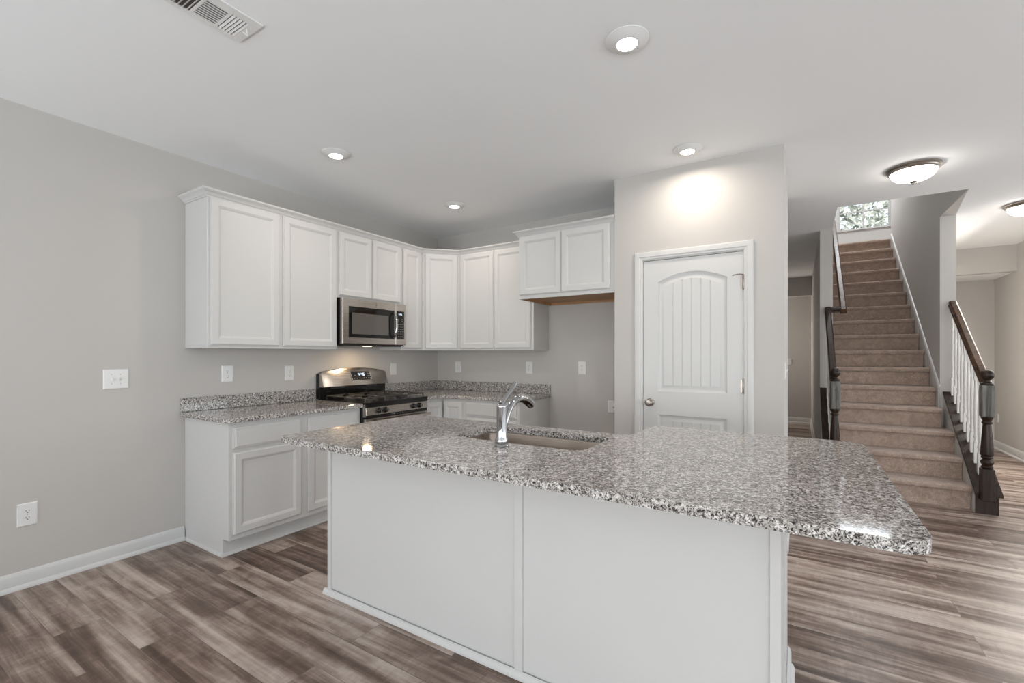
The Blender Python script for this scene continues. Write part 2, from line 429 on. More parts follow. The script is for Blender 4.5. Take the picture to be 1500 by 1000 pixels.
def door_slab():
    y = PY+.004; x0, x1, z0, z1 = DX0+.016, DX1-.014, .012, DZ-.016
    A = arch(2.812, 3.300, 1.046, 1.882, .064, y); B = arch(2.812, 3.300, .24, .864, 0, y, 2)
    bm = bmesh.new(); es = []
    for lp in ([(x0,y,z0),(x1,y,z0),(x1,y,z1),(x0,y,z1)], A, B):
        vs = [bm.verts.new(q) for q in lp]; es += [bm.edges.new((vs[i], vs[(i+1)%len(vs)])) for i in range(len(vs))]
    bmesh.ops.triangle_fill(bm, edges=es, use_beauty=True, normal=(0,-1,0)); bm.verts.index_update()
    s = MB(); s.v = [tuple(v.co) for v in bm.verts]; s.f = [tuple(v.index for v in q.verts) for q in bm.faces]; bm.free()
    s.loops([[(x0,y,z0),(x1,y,z0),(x1,y,z1),(x0,y,z1)], [(x0,y+.035,z0),(x1,y+.035,z0),(x1,y+.035,z1),(x0,y+.035,z1)]], False, True)
    for (X0,X1,Z0,ZS,R,k) in ((2.812,3.300,1.046,1.882,.064,20),(2.812,3.300,.24,.864,0,2)):
        ls = []
        for ins, d in ((0,0),(.004,.005),(.014,.009),(.020,.012),(.026,.012),(.044,.0045),(.046,.004)):
            ls.append(arch(X0+ins, X1-ins, Z0+ins, ZS-ins*(1.0), R*(1-ins*1.2), y+d, k))
        s.loops(ls, False, False)
        ins = .046; fx0, fx1 = X0+ins, X1-ins; xc, hw = (fx0+fx1)/2, (fx1-fx0)/2; R2 = R*(1-ins*1.2)
        xs = []
        for q in range(7):
            g = fx0+(fx1-fx0)*q/6
            if q in (0,6): xs.append((g,.004))
            else: xs += [(g-.0045,.004),(g,.0085),(g+.0045,.004)]
            if q < 6:
                w6 = (fx1-fx0)/6
                xs += [(g+w6*.35,.004),(g+w6*.65,.004)]
        top = [(x, y+d, ZS-ins+R2*(1-((x-xc)/hw)**2)) for x, d in xs]; bot = [(x, y+d, Z0+ins) for x, d in xs]
        s.loops([bot, top], False, False, closed=False)
    return s
door_slab().build('door_panel', M['trim'], dr, smooth=28)
k = MB().lathe((2.757,PY+.004,.958), [(0,0),(.031,0),(.031,.004),(.026,.008),(.013,.012),(.011,.030),(.016,.036),(.025,.042),(.029,.052),(.027,.062),(.018,.070),(0,.072)], '-y', 28)
k.build('door_knob', M['nickel'], dr, smooth=35)
box(DX0+.002, DX0+.016, PY-.003, PY+.02, .93, .99).build('strike_plate', M['nickel'], dr)
for z in (.17, 1.055, 1.787):
    hb = MB().lathe((DX1-.010, PY-.006, z), [(0,-.006),(.004,-.004),(.0065,0),(.0065,.098),(.004,.102),(0,.104)], 'z', 12)
    hb.box(DX1-.03, DX1-.012, PY-.001, PY+.004, z+.004, z+.094)
    hg = hb.build('hinge', M['nickel'], dr, smooth=40)
    if z > 1.5:
        MB().tube([(DX1-.012,PY-.009,z+.100),(DX1-.035,PY-.02,z+.104),(DX1-.06,PY-.034,z+.099),(DX1-.075,PY-.042,z+.094)], [.004,.004,.0035,.004], 8).build('hinge_pin_stop', M['nickel'], hg, smooth=50)

# ------------------------------------------------------------------ upper cabinets
UZ0, UZ1 = 1.372, 2.440
X, Y, Z = V((1,0,0)), V((0,1,0)), V((0,0,1))
def cab_door(parent, o, u, n, w, h, name='door'):
    return MB().panel(o, u, Z, n, w, h, DOOR).build(name, M['cab'], parent)
def draw_front(parent, o, u, n, w, h):
    return MB().panel(o, u, Z, n, w, h, DRAW).build('drawer_front', M['cab'], parent)
# left run: face plane x=.325, doors face +x, u runs along +y
def left_upper(name, label, y0, y1, z0, doors, cat='cabinet', open_bottom=True):
    t = thing(name, label, cat, (.16,(y0+y1)/2,z0), 'white upper cabinets')
    b = MB().box(.002, .305, y0+.001, y1-.001, z0+(.018 if open_bottom else 0), UZ1)
    b.box(.305, .325, y0, y1, z0, UZ1)
    if open_bottom:
        b.box(.002, .305, y0+.001, y0+.016, z0, z0+.018).box(.002, .305, y1-.016, y1-.001, z0, z0+.018)
    b.build('body', M['cab'], t, bevel=.0012)
    for a, c_, dz0, dz1 in doors:
        cab_door(t, (.3253, a, dz0), Y, X, c_-a, dz1-dz0)
    return t
left_upper('upper_cabinet', 'tall white two-door upper cabinet at the left end of the wall', -2.705, -1.677, UZ0, [(-2.688,-2.203,1.392,2.402),(-2.170,-1.690,1.392,2.402)])
left_upper('upper_cabinet', 'short white two-door upper cabinet above the microwave', -1.677, -.915, 1.826, [(-1.660,-1.301,1.846,2.402),(-1.294,-.936,1.846,2.402)])
left_upper('upper_cabinet', 'narrow white one-door upper cabinet right of the microwave', -.915, -.61, UZ0, [(-.902,-.645,1.392,2.402)])
# diagonal corner cabinet
t = thing('corner_cabinet', 'white diagonal corner upper cabinet between the two wall runs', 'cabinet', (.25,-.25,UZ0), 'white upper cabinets')
pg = [(.002,-.002),(.002,-.609),(.325,-.609),(.609,-.325),(.609,-.002)]
MB().prism(pg, lambda x,y:(x,y,UZ0), lambda x,y:(x,y,UZ1)).build('body', M['cab'], t, bevel=.0012)
dd = V((1,1,0)).normalized(); nn = V((1,-1,0)).normalized(); Ld = math.hypot(.284,.284)
o0 = V((.325,-.609,1.392))+dd*.028+nn*.0004
cab_door(t, o0, dd, nn, Ld-.056, 1.010)
# back run: face plane y=-.325, doors face -y
t = thing('upper_cabinet', 'white two-door upper cabinet on the back wall beside the refrigerator space', 'cabinet', (1.07,-.16,UZ0), 'white upper cabinets')
MB().box(.610, 1.528, -.305, -.002, UZ0+.018, UZ1).box(.610, 1.53, -.325, -.305, UZ0, UZ1).box(.610,.626,-.305,-.002,UZ0,UZ0+.018).box(1.512,1.528,-.305,-.002,UZ0,UZ0+.018).build('body', M['cab'], t, bevel=.0012)
for a, b in ((.628,1.062),(1.070,1.505)): cab_door(t, (a,-.3253,1.392), X, -Y, b-a, 1.010)
# cabinet over the refrigerator space
t = thing('upper_cabinet', 'deep white two-door cabinet hung high over the empty refrigerator space', 'cabinet', (2.0,-.31,1.83), 'white upper cabinets')
FZ = 1.835
MB().box(1.546, 2.462, -.61, -.002, FZ+.03, UZ1).box(1.546, 2.466, -.63, -.61, FZ, UZ1).build('body', M['cab'], t, bevel=.0012)
MB().box(1.548, 1.564, -.609, -.002, FZ, FZ+.029).box(2.444, 2.460, -.609, -.002, FZ, FZ+.029).box(1.564, 2.444, -.02, -.002, FZ, FZ+.029).box(1.564, 2.444, -.609, -.02, FZ+.024, FZ+.029).build('underside', M['tan'], t)
for a, b in ((1.562,1.981),(1.985,2.424)): cab_door(t, (a,-.6303,1.868), X, -Y, b-a, .534)

# crown mouldings: profile offset outwards along a plan path
CR = [(0,2.404),(.004,2.404),(.006,2.412),(.012,2.416),(.016,2.424),(.030,2.438),(.034,2.440),(.040,2.446),(.042,2.449),(.042,2.456),(0,2.456)]
def crown(path, name, label):
    """path = plan points, outward normal on the right of travel"""
    P = [V(p) for p in path]; n = len(P); ls = []
    nrm = []
    for i in range(n-1):
        d = (P[i+1]-P[i]).normalized(); nrm.append(V((d.y,-d.x)))
    for i in range(n):
        if i == 0: m_ = nrm[0]
        elif i == n-1: m_ = nrm[-1]
        else:
            m_ = (nrm[i-1]+nrm[i]); m_ = m_/(m_.dot(nrm[i]))
        ls.append([(P[i].x+m_.x*q, P[i].y+m_.y*q, z) for q, z in CR])
    mb = MB().loops(ls)
    o = mb.build(name, M['cab'], smooth=25, loc=centre(mb))
    return tag(o, label, 'moulding', 'crown mouldings')
e = .0006
crown([(.002,-2.705-e),(.325+e,-2.705-e),(.325+e,-.610),(.610,-.325-e),(1.502,-.325-e)], 'crown_moulding', 'long white crown moulding along the main run of upper cabinets')
crown([(1.546-e,-.326-.045),(1.546-e,-.63-e),(2.466,-.63-e)], 'crown_moulding', 'short white crown moulding on the cabinet over the refrigerator space')

# ------------------------------------------------------------------ base cabinets
BZ = .882
t = thing('base_cabinet', 'white base cabinet left of the range with two drawers over two doors', 'cabinet', (.3,-2.18,0), 'white base cabinets')
MB().box(.002, .590, -2.688, -1.664, .115, BZ).box(.59, .61, -2.688, -1.664, .115, BZ).build('body', M['cab'], t, bevel=.0012)
MB().prism([(.002,0),(.535,0),(.535,.115),(.61,.115),(.61,BZ),(.002,BZ)], lambda x,z:(x,-2.705,z), lambda x,z:(x,-2.6882,z)).build('end_panel', M['cab'], t, bevel=.001)
MB().box(.5, .535, -2.688, -1.664, 0, .114).build('toe_kick', M['cab'], t)
for a, b in ((-2.681,-2.203),(-2.150,-1.690)):
    cab_door(t, (.6103,a,.150), Y, X, b-a, .535)
    draw_front(t, (.6103,a,.712), Y, X, b-a, .138)
q = [(0,0),(.012,0),(.012,.006),(.008,.014),(.003,.018),(0,.02)]
sh = MB().loops([[(.003,-2.7045-a,z) for a,z in q], [(.535+.012,-2.7045-a,z) for a,z in q]])
sh.loops([[(.5352+a,-2.705-.012,z) for a,z in q], [(.5352+a,-1.664,z) for a,z in q]])
sh.build('shoe_moulding', M['cab'], t, smooth=30)
# corner base cabinet with two hinged doors meeting in the inside corner
t = thing('corner_base_cabinet', 'white corner base cabinet with doors meeting in the inside corner right of the range', 'cabinet', (.3,-.3,0), 'white base cabinets')
pg = [(.002,-.002),(.002,-.889),(.61,-.889),(.61,-.61),(.903,-.61),(.903,-.002)]
pk = [(.002,-.002),(.002,-.889),(.535,-.889),(.535,-.535),(.903,-.535),(.903,-.002)]
MB().prism(pg, lambda x,y:(x,y,.115), lambda x,y:(x,y,BZ)).build('body', M['cab'], t, bevel=.0012)
MB().prism(pk, lambda x,y:(x,y,0), lambda x,y:(x,y,.1148)).build('toe_kick', M['cab'], t)
cab_door(t, (.6103,-.880,.150), Y, X, .246, .700)
cab_door(t, (.634,-.6103,.150), X, -Y, .246, .700)
t = thing('drawer_cabinet', 'white three-drawer base cabinet at the end of the back wall counter', 'cabinet', (1.22,-.3,0), 'white base cabinets')
MB().box(.904, 1.536, -.59, -.002, .115, BZ).box(.904, 1.538, -.61, -.59, .115, BZ).box(1.522,1.536,-.535,-.002,0,.115).build('body', M['cab'], t, bevel=.0012)
MB().box(.904, 1.522, -.535, -.5, 0, .114).build('toe_kick', M['cab'], t)
for z, h in ((.724,.130),(.440,.262),(.150,.268)): draw_front(t, (.926,-.6103,z), X, -Y, .588, h)

# worktops and backsplashes
G = M['granite']
po = fillet([(.002,-1.660,0),(.002,-2.737,0),(.648,-2.737,.05),(.648,-1.660,.004)])
o = MB().prism(po, lambda x,y:(x,y,.8825), lambda x,y:(x,y,.9144)).build('worktop', G, bevel=.005, loc=(.32,-2.2,.8825)); tag(o, 'granite worktop on the base cabinet left of the range', 'worktop', 'granite worktops')
o = MB().box(.001, .021, -2.735, -1.672, .9148, 1.016).build('backsplash', G, bevel=.003, loc=(.01,-2.2,.9148)); tag(o, 'low granite backsplash on the left worktop up to the range', 'backsplash', 'granite backsplashes')
po = fillet([(.002,-.002,0),(.002,-.892,0),(.648,-.892,.004),(.648,-.648,.03),(1.556,-.648,.01),(1.556,-.002,0)])
o = MB().prism(po, lambda x,y:(x,y,.8825), lambda x,y:(x,y,.9144)).build('worktop', G, bevel=.005, loc=(.6,-.3,.8825)); tag(o, 'L-shaped granite worktop turning the corner right of the range', 'worktop', 'granite worktops')
o = MB().box(.001, .021, -.880, -.001, .9148, 1.016).build('backsplash', G, bevel=.003, loc=(.01,-.4,.9148)); tag(o, 'short granite backsplash between the range and the room corner', 'backsplash', 'granite backsplashes')
o = MB().box(.0215, 1.55, -.021, -.001, .9148, 1.016).build('backsplash', G, bevel=.003, loc=(.8,-.01,.9148)); tag(o, 'long granite backsplash along the back wall under the outlets', 'backsplash', 'granite backsplashes')

# ------------------------------------------------------------------ gas range
RY0, RY1 = -1.657, -.897
t = thing('gas_range', 'stainless and black gas range between the white base cabinets', 'range', (.33,-1.277,0))
MB().box(.03, .640, RY0, RY1, .06, .905).box(.06,.6,RY0+.03,RY1-.03,0,.06).build('body', M['black'], t, bevel=.002)
MB().box(.03, .672, RY0, RY1, .905, .922).build('cooktop', M['black'], t, bevel=.006)
MB().box(.640, .670, RY0+.004, RY1-.004, .878, .905).build('front_trim', M['black'], t, bevel=.004)
MB().prism([(.640,.812),(.672,.812),(.664,.877),(.640,.877)], lambda x,z:(x,RY0+.012,z), lambda x,z:(x,RY1-.004,z)).build('control_panel', M['steel'], t, bevel=.002)
MB().box(.64, .662, RY0+.001, RY0+.012, .800, .905).build('side_trim', M['steel'], t)
for yy in (-1.512,-1.440,-1.096,-1.020):
    kb = MB().lathe((.668,yy,.845), [(0,0),(.026,0),(.026,.006),(.021,.009),(.019,.030),(.016,.034),(0,.034)], 'x', 20)
    kn = kb.build('knob', M['black'], t, smooth=40)
    MB().box(.700, .7055, yy-.004, yy+.004, .828, .862).build('pointer', M['nickel'], kn)
MB().box(.640, .660, RY0+.004, RY1-.004, .786, .812).build('vent_strip', M['black'], t)
for i, yy in enumerate((-1.35,-1.335,-1.322,-1.29,-1.255,-1.225)): box(.660, .6606, yy, yy+(.010 if i%2 else .006), .796, .801).build('print_mark', M['print'], t)
MB().box(.640, .668, RY0+.006, RY1-.004, .20, .783).build('oven_door', M['steel'], t, bevel=.004)
MB().box(.6684, .672, RY0+.10, RY1-.10, .34, .64).build('oven_window', M['glassblack'], t)
MB().loops([[(.668+a,y,.758+b) for a,b in ((.034,-.016),(.050,-.010),(.050,.010),(.034,.014))] for y in (RY0+.015,RY1-.0)]).build('oven_handle', M['steel'], t, bevel=.004)
for yy in (RY0+.04, RY1-.07): box(.6683,.705,yy,yy+.03,.748,.768).build('handle_bracket', M['steel'], t)
MB().box(.640, .668, RY0+.006, RY1-.006, .075, .192).build('storage_drawer', M['steel'], t, bevel=.004)
# backguard with arched top
yc = (RY0+RY1)/2
def bgp(x, z0, dy, dz, k=16):
    pts = [(x,RY0+dy,z0),(x,RY1-dy,z0)]
    for i in range(k+1):
        s = 1-2*i/k; y = yc+s*((RY1-RY0)/2-dy)
        zz = 1.163+.036*(1-s*s)-dz-(.012 if abs(s) == 1 else 0)
        pts.append((x,y,zz))
    return pts
MB().loops([bgp(.004,.923,.001,.002), bgp(.055,.923,.001,.002)]).build('backguard_body', M['black'], t)
MB().loops([[(.0555 if q[2] > 1.1 else .0555,q[1],q[2]) for q in bgp(.06,1.030,.001,0)], [(.115 if q[2] < 1.1 else .075,q[1]*1,q[2]) for q in bgp(.06,1.030,.001,0)], [(.120 if q[2] < 1.1 else .080,q[1],q[2]) for q in bgp(.06,1.034,.010,.008)]]).build('backguard', M['steel'], t, smooth=30)
MB().box(.0555, .085, RY0+.02, RY1-.012, .9225, 1.028).build('backguard_recess', M['glassblack'], t)
for yy in (-1.53,-1.46,-1.14,-1.07): box(.060, .112, yy-.03, yy+.03, 1.014, 1.029).build('vent_louver', M['iron'], t)
# display (lies on the sloped face)
def onface(y, z, d=0): 
    f = (z-1.03)/(1.175-1.03); return (.120-.040*f+d, y, z)
dq = [(-1.352,1.168),(-1.120,1.160),(-1.105,1.082),(-1.335,1.083)]
dsp = MB().loops([[onface(y,z,-.004) for y,z in dq],[onface(y,z,.003) for y,z in dq]]).build('display', M['glassblack'], t)
fr_ = MB()
for i in range(4):
    (ya,za),(yb,zb) = dq[i], dq[(i+1)%4]
    fr_.tube([onface(ya,za,.003),onface(yb,zb,.003)], .0022, 6)
fr_.build('display_rim', M['nickel'], dsp)
def seg7(ch, y, z, w, h, t_=.004):
    on_ = {'4':'fgbc','6':'afgedc','2':'abged',':':'','1':'bc'}[ch]; out = []
    R = {'a':(0,h-t_,w,h),'g':(0,h/2-t_/2,w,h/2+t_/2),'d':(0,0,w,t_),'f':(0,h/2,t_,h),'e':(0,0,t_,h/2),'b':(w-t_,h/2,w,h),'c':(w-t_,0,w,h/2)}
    for k in on_: out.append(R[k])
    if ch == ':': out = [(w/2-t_/2,h*.25,w/2+t_/2,h*.25+t_),(w/2-t_/2,h*.65,w/2+t_/2,h*.65+t_)]
    return [(y+a,z+b,y+c_,z+d) for a,b,c_,d in out]
yy = -1.262
for ch, w_ in (('4',.016),(':',.008),('4',.016),('6',.016)):
    dg = MB()
    for a,b,c_,d in seg7(ch, yy, 1.122, w_, .026): dg.loops([[onface(a,b,.0032),onface(c_,b,.0032),onface(c_,d,.0032),onface(a,d,.0032)],[onface(a,b,.004),onface(c_,b,.004),onface(c_,d,.004),onface(a,d,.004)]])
    dg.build('display_digit', M['digit'], dsp)
    yy += w_+.006
for y,z in ((-1.315,1.097),(-1.285,1.097),(-1.250,1.097),(-1.225,1.097),(-1.205,1.097),(-1.175,1.098),(-1.148,1.118),(-1.128,1.118),(-1.15,1.142),(-1.133,1.142),(-1.145,1.098),(-1.125,1.098),(-1.305,1.125)):
    MB().loops([[onface(y,z-.003,.0032),onface(y+.009,z-.003,.0032),onface(y+.009,z+.003,.0032),onface(y,z+.003,.0032)],[onface(y,z-.003,.0038),onface(y+.009,z-.003,.0038),onface(y+.009,z+.003,.0038),onface(y,z+.003,.0038)]]).build('button', M['print'], dsp)
# burners and grates
for bx, by in ((.24,-1.47),(.50,-1.47),(.24,-1.09),(.50,-1.09),(.37,-1.28)):
    b_ = MB().lathe((bx,by,.9225), [(0,0),(.052,0),(.048,.008),(.036,.010),(.036,.018),(.030,.022),(0,.022)], 'z', 20).build('burner', M['iron'], t, smooth=40)
for y0, y1 in ((RY0+.03,-1.412),(-1.404,-1.152),(-1.144,RY1-.03)):
    g = MB(); zt = .953; r_ = .0055; xm0, xm1 = .115, .635
    loop = [(xm0,y0,zt-.012),(xm0+.01,y0,zt),(xm1-.01,y0,zt),(xm1,y0,zt-.012)]
    g.tube([(xm0,y0,.923)]+loop+[(xm1,y0,.923)], r_, 8); g.tube([(xm0,y1,.923)]+[(a,y1,c_) for a,_,c_ in loop]+[(xm1,y1,.923)], r_, 8)
    for xx in (xm0+.004, (xm0+xm1)/2, xm1-.004): g.tube([(xx,y0,zt-.006),(xx,y0+.015,zt),(xx,y1-.015,zt),(xx,y1,zt-.006)], r_, 8)
    ym = (y0+y1)/2
    for xx in (.24,.50):
        g.tube([(xx-.035,ym,zt),(xx-.11,ym,zt)], r_, 8); g.tube([(xx+.035,ym,zt),(xx+.11,ym,zt)], r_, 8)
        g.tube([(xx,ym-.035,zt),(xx,y0,zt)], r_, 8); g.tube([(xx,ym+.035,zt),(xx,y1,zt)], r_, 8)
    g.build('burner_grate', M['iron'], t, smooth=50)

# ------------------------------------------------------------------ microwave
MY0, MY1, MZ0, MZ1 = -1.672, -.922, 1.412, 1.823
t = thing('microwave', 'stainless over-the-range microwave hung under the short cabinet', 'microwave', (.2,-1.297,MZ0))
MB().box(.003, .365, MY0+.006, MY1-.006, MZ0+.004, MZ1).build('body', M['black'], t, bevel=.002)
YS = -1.062
def frame(y0, y1, z0, z1, hy0, hy1, hz0, hz1, x0, x1):
    ls = [[(x0,y0,z0),(x0,y1,z0),(x0,y1,z1),(x0,y0,z1)],[(x1-.004,y0,z0),(x1-.004,y1,z0),(x1-.004,y1,z1),(x1-.004,y0,z1)],
          [(x1,y0+.004,z0+.004),(x1,y1-.004,z0+.004),(x1,y1-.004,z1-.004),(x1,y0+.004,z1-.004)],
          [(x1,hy0,hz0),(x1,hy1,hz0),(x1,hy1,hz1),(x1,hy0,hz1)],[(x1-.006,hy0+.002,hz0+.002),(x1-.006,hy1-.002,hz0+.002),(x1-.006,hy1-.002,hz1-.002),(x1-.006,hy0+.002,hz1-.002)],
          [(x0,hy0+.002,hz0+.002),(x0,hy1-.002,hz0+.002),(x0,hy1-.002,hz1-.002),(x0,hy0+.002,hz1-.002)]]
    return MB().loops(ls, False, False)
dm = frame(MY0, YS-.001, MZ0+.010, MZ1, MY0+.062, YS-.010, MZ0+.065, MZ1-.070, .366, .400).build('door', M['steel'], t, smooth=20)
MB().box(.380, .3945, MY0+.0645, YS-.0125, MZ0+.0675, MZ1-.0725).build('window', M['glassblack'], dm)
MB().box(.3946, .3952, MY0+.100, YS-.085, MZ0+.098, MZ1-.125).build('window_mesh', M['mesh'], dm)
cp = frame(YS+.001, MY1, MZ0+.010, MZ1, YS+.012, MY1-.022, MZ0+.065, MZ1-.070, .366, .400).build('control_panel', M['steel'], t, smooth=20)
MB().box(.380, .3955, YS+.0145, MY1-.0245, MZ0+.0675, MZ1-.0725).build('keypad', M['glassblack'], cp)
yy = -1.018
for ch, w_ in (('4',.009),(':',.005),('4',.009),('6',.009)):
    dg = MB()
    for a,b,c_,d in seg7(ch, yy, 1.715, w_, .015, .0025): dg.box(.3956, .3962, a, c_, b, d)
    dg.build('display_digit', M['digit'], cp)
    yy += w_+.003
for i, z in enumerate((1.672,1.655,1.62,1.597,1.574,1.551,1.528,1.502)):
    for j, y in enumerate((-1.025,-1.001,-.977)):
        if j == 1 and i < 2: continue
        box(.3956, .396, y, y+.010, z, z+.004).build('button', M['print'], cp)
hy = YS-.030
hb = MB().tube([(.398,hy,1.725),(.420,hy,1.722),(.436,hy,1.705),(.444,hy,1.66),(.447,hy,1.61),(.444,hy,1.56),(.436,hy,1.515),(.420,hy,1.498),(.398,hy,1.495)], [.010,.010,.011,.012,.0125,.012,.011,.010,.010], 14)
hb.build('handle', M['chrome'], dm, smooth=50)
lg = MB().lathe((.400,-1.305,1.788), [(0,0),(.012,0),(.012,.001),(.0105,.0018),(0,.0018)], 'x', 24).build('logo_badge', M['nickel'], dm, smooth=30)
sc = MB(); 
sc.tube([(.4022,-1.305+.006*math.cos(a*.7)*(1-a/14),1.788+.006*math.sin(a*.7)*(1-a/14)) for a in range(12)], .0009, 6)
sc.build('logo_script', M['print'], lg)
MB().box(.05, .36, MY0+.03, MY1-.03, MZ0-.008, MZ0+.003).build('vent_grille', M['iron'], t)
MB().box(.24, .30, -1.33, -1.27, MZ0-.011, MZ0-.0085).build('cooktop_lamp', M['cooklens'], t)
area('cooktop_lamp_light', (.27,-1.30,MZ0-.013), (0,0,0), .06, .06, K['cook'], (1,.72,.45))

# ------------------------------------------------------------------ island
IX0, IX1, IY0, IY1 = 1.513, 3.687, -2.615, -1.972
t = thing('kitchen_island', 'white panelled island base under the large granite top', 'island', (2.6,-2.3,0))
MB().box(IX0, 2.235, IY0, IY1, 0, .883).box(2.965, IX1, IY0, IY1, 0, .883).box(2.235, 2.965, IY0, -2.46, 0, .883).box(2.235, 2.965, -2.03, IY1, 0, .883).box(2.235,2.965,-2.46,-2.03,0,.60).build('body', M['cab'], t)
for a, b in ((IX0,1.541),(2.735,2.775),(3.657,IX1)):
    MB().box(a, b, IY0-.010, IY0+.001, .02, .883).build('stile', M['cab'], t, bevel=.0015)
MB().box(IX1-.001, IX1+.005, -2.30, IY1, .1, .883).build('end_panel', M['cab'], t, bevel=.0015)
q = [(0,0),(.018,0),(.018,.008),(.014,.019),(.006,.026),(0,.028)]
MB().loops([[(IX0-.018,IY0-.010-a,z) for a,z in q],[(IX1+.0,IY0-.010-a,z) for a,z in q]]).build('shoe_moulding', M['cab'], t, smooth=30)
pr = base_profile(.095)
MB().loops([[(IX1+.0055+a,-2.612,z) for a,z in pr],[(IX1+.0055+a,IY1,z) for a,z in pr]]).build('baseboard', M['trim'], t, smooth=30)
br_ = fillet([(-2.545,.883,0),(-2.545,.800,.012),(-2.515,.800,.012),(-2.515,.883,0)])
MB().prism(br_, lambda y,z:(IX1+.0,y,z), lambda y,z:(IX1+.010,y,z)).build('support_tab', M['trim'], t, bevel=.002)

IT = fillet([(1.510,-2.910,.045),(3.986,-2.910,.065),(3.986,-1.552,.075),(3.016,-1.552,.085),(3.016,-1.937,.085),(1.510,-1.937,.03)], 10)
SK = fillet([(2.246,-2.437,.07),(2.955,-2.437,.07),(2.955,-2.052,.07),(2.246,-2.052,.07)], 10)
o = slab(IT, [SK], .8835, .9144).build('island_worktop', G, bevel=.006, loc=(2.7,-2.4,.8835), seg=3)
tag(o, 'large granite island worktop with sink cutout and rounded overhang', 'worktop', 'granite worktops')
# undermount sink
t = thing('sink', 'stainless undermount sink set into the island top', 'sink', (2.6,-2.245,.66))
def rr(g, z, rad): return [(x,y,z) for x,y in fillet([(2.246-g,-2.437-g,rad),(2.955+g,-2.437-g,rad),(2.955+g,-2.052+g,rad),(2.246-g,-2.052+g,rad)], 8)]
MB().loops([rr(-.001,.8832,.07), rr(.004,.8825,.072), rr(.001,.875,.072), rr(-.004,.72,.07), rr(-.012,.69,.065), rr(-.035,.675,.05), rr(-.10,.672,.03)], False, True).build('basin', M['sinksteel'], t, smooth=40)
MB().lathe((2.6,-2.245,.6725), [(0,.001),(.02,.001),(.035,.003),(.045,.003),(.046,0),(0,0)], 'z', 24).build('drain', M['chrome'], t, smooth=40)
# faucet
fx, fy, fz = 2.604, -2.517, .9146
t = thing('faucet', 'chrome single-lever faucet standing at the near edge of the sink', 'faucet', (fx,fy,fz))
MB().lathe((fx,fy,fz), [(0,0),(.032,0),(.033,.004),(.030,.009),(.0275,.012),(.029,.018),(.0305,.024),(.027,.034),(.0245,.046),(.0235,.08),(.0235,.172),(.0245,.178),(.0235,.183),(.015,.190),(0,.192)], 'z', 32).build('body', M['chrome'], t, smooth=40)
MB().tube([(fx,fy,fz+.186),(fx+.001,fy+.012,fz+.200),(fx+.002,fy+.040,fz+.222),(fx+.003,fy+.072,fz+.242),(fx+.004,fy+.098,fz+.266),(fx+.004,fy+.108,fz+.278)], [.015,.0125,.011,.0105,.012,.009], 14).build('lever', M['chrome'], t, smooth=60)
sp = [(0,.015,.060),(0,.030,.100),(0,.050,.140),(0,.075,.170),(0,.105,.190),(0,.130,.199),(0,.165,.202),(0,.200,.196),(0,.235,.180),(0,.262,.163)]
MB().tube([(fx+a,fy+b,fz+c_) for a,b,c_ in sp[:6]], [.011,.0125,.014,.015,.016,.017], 16).build('spout', M['chrome'], t, smooth=60)
MB().tube([(fx+a,fy+b,fz+c_) for a,b,c_ in sp[5:]], [.018,.022,.0245,.025,.023], 18).build('spray_head', M['chrome'], t, smooth=60)

# ------------------------------------------------------------------ switches and outlets
def plate_mesh(o, u, n, w, h):
    return MB().panel(V(o)-V(u)*w/2-Z*h/2, u, Z, n, w, h, [(0,.0003),(0,.003),(.003,.0055),(.006,.006)])
def rects(o, u, n, lst, d0, d1):
    mb = MB(); o, u, n = V(o), V(u), V(n)
    for a, b, w_, h_ in lst:
        mb.loops([[o+u*(a-w_/2)+Z*(b-h_/2)+n*d, o+u*(a+w_/2)+Z*(b-h_/2)+n*d, o+u*(a+w_/2)+Z*(b+h_/2)+n*d, o+u*(a-w_/2)+Z*(b+h_/2)+n*d] for d in (d0,d1)])
    return mb
def outlet(o, u, n, label, w=.082, h=.128, name='outlet', grp='wall outlets'):
    t = thing(name, label, 'outlet', tuple(V(o)-Z*h/2), grp)
    plate_mesh(o, u, n, w, h).build('cover_plate', M['plate'], t)
    o, u, n = V(o), V(u), V(n)
    for s in (-.0195, .0195):
        cc = o+Z*s
        ring = [cc+u*(.017*math.cos(a*PI/12))+Z*max(-.0125,min(.0125,.0165*math.sin(a*PI/12))) for a in range(24)]
        rc = MB().loops([[p+n*.0058 for p in ring],[p+n*.0078 for p in ring]]).build('receptacle', M['plate'], t)
        rects(cc, u, n, [(-.0065,.003,.0022,.008),(.0065,.003,.0022,.0065),(0,-.0075,.005,.0045)], .0077, .0081).build('slot', M['slot'], rc)
    rects(o, u, n, [(0,0,.004,.004)], .0058, .0068).build('screw', M['nickel'], t)
    return t
outlet((0,-3.495,.413), Y, X, 'white duplex outlet low on the left wall above the baseboard', .083, .13)
outlet((0,-2.419,1.178), Y, X, 'white duplex outlet over the left end of the left worktop')
outlet((0,-1.913,1.167), Y, X, 'white duplex outlet on the left wall just left of the range')
outlet((.320,0,1.182), X, -Y, 'white duplex outlet on the back wall nearest the room corner')
outlet((1.292,0,1.188), X, -Y, 'white duplex outlet over the right end of the back worktop')
outlet((1.903,0,1.194), X, -Y, 'white duplex outlet in the empty refrigerator space')
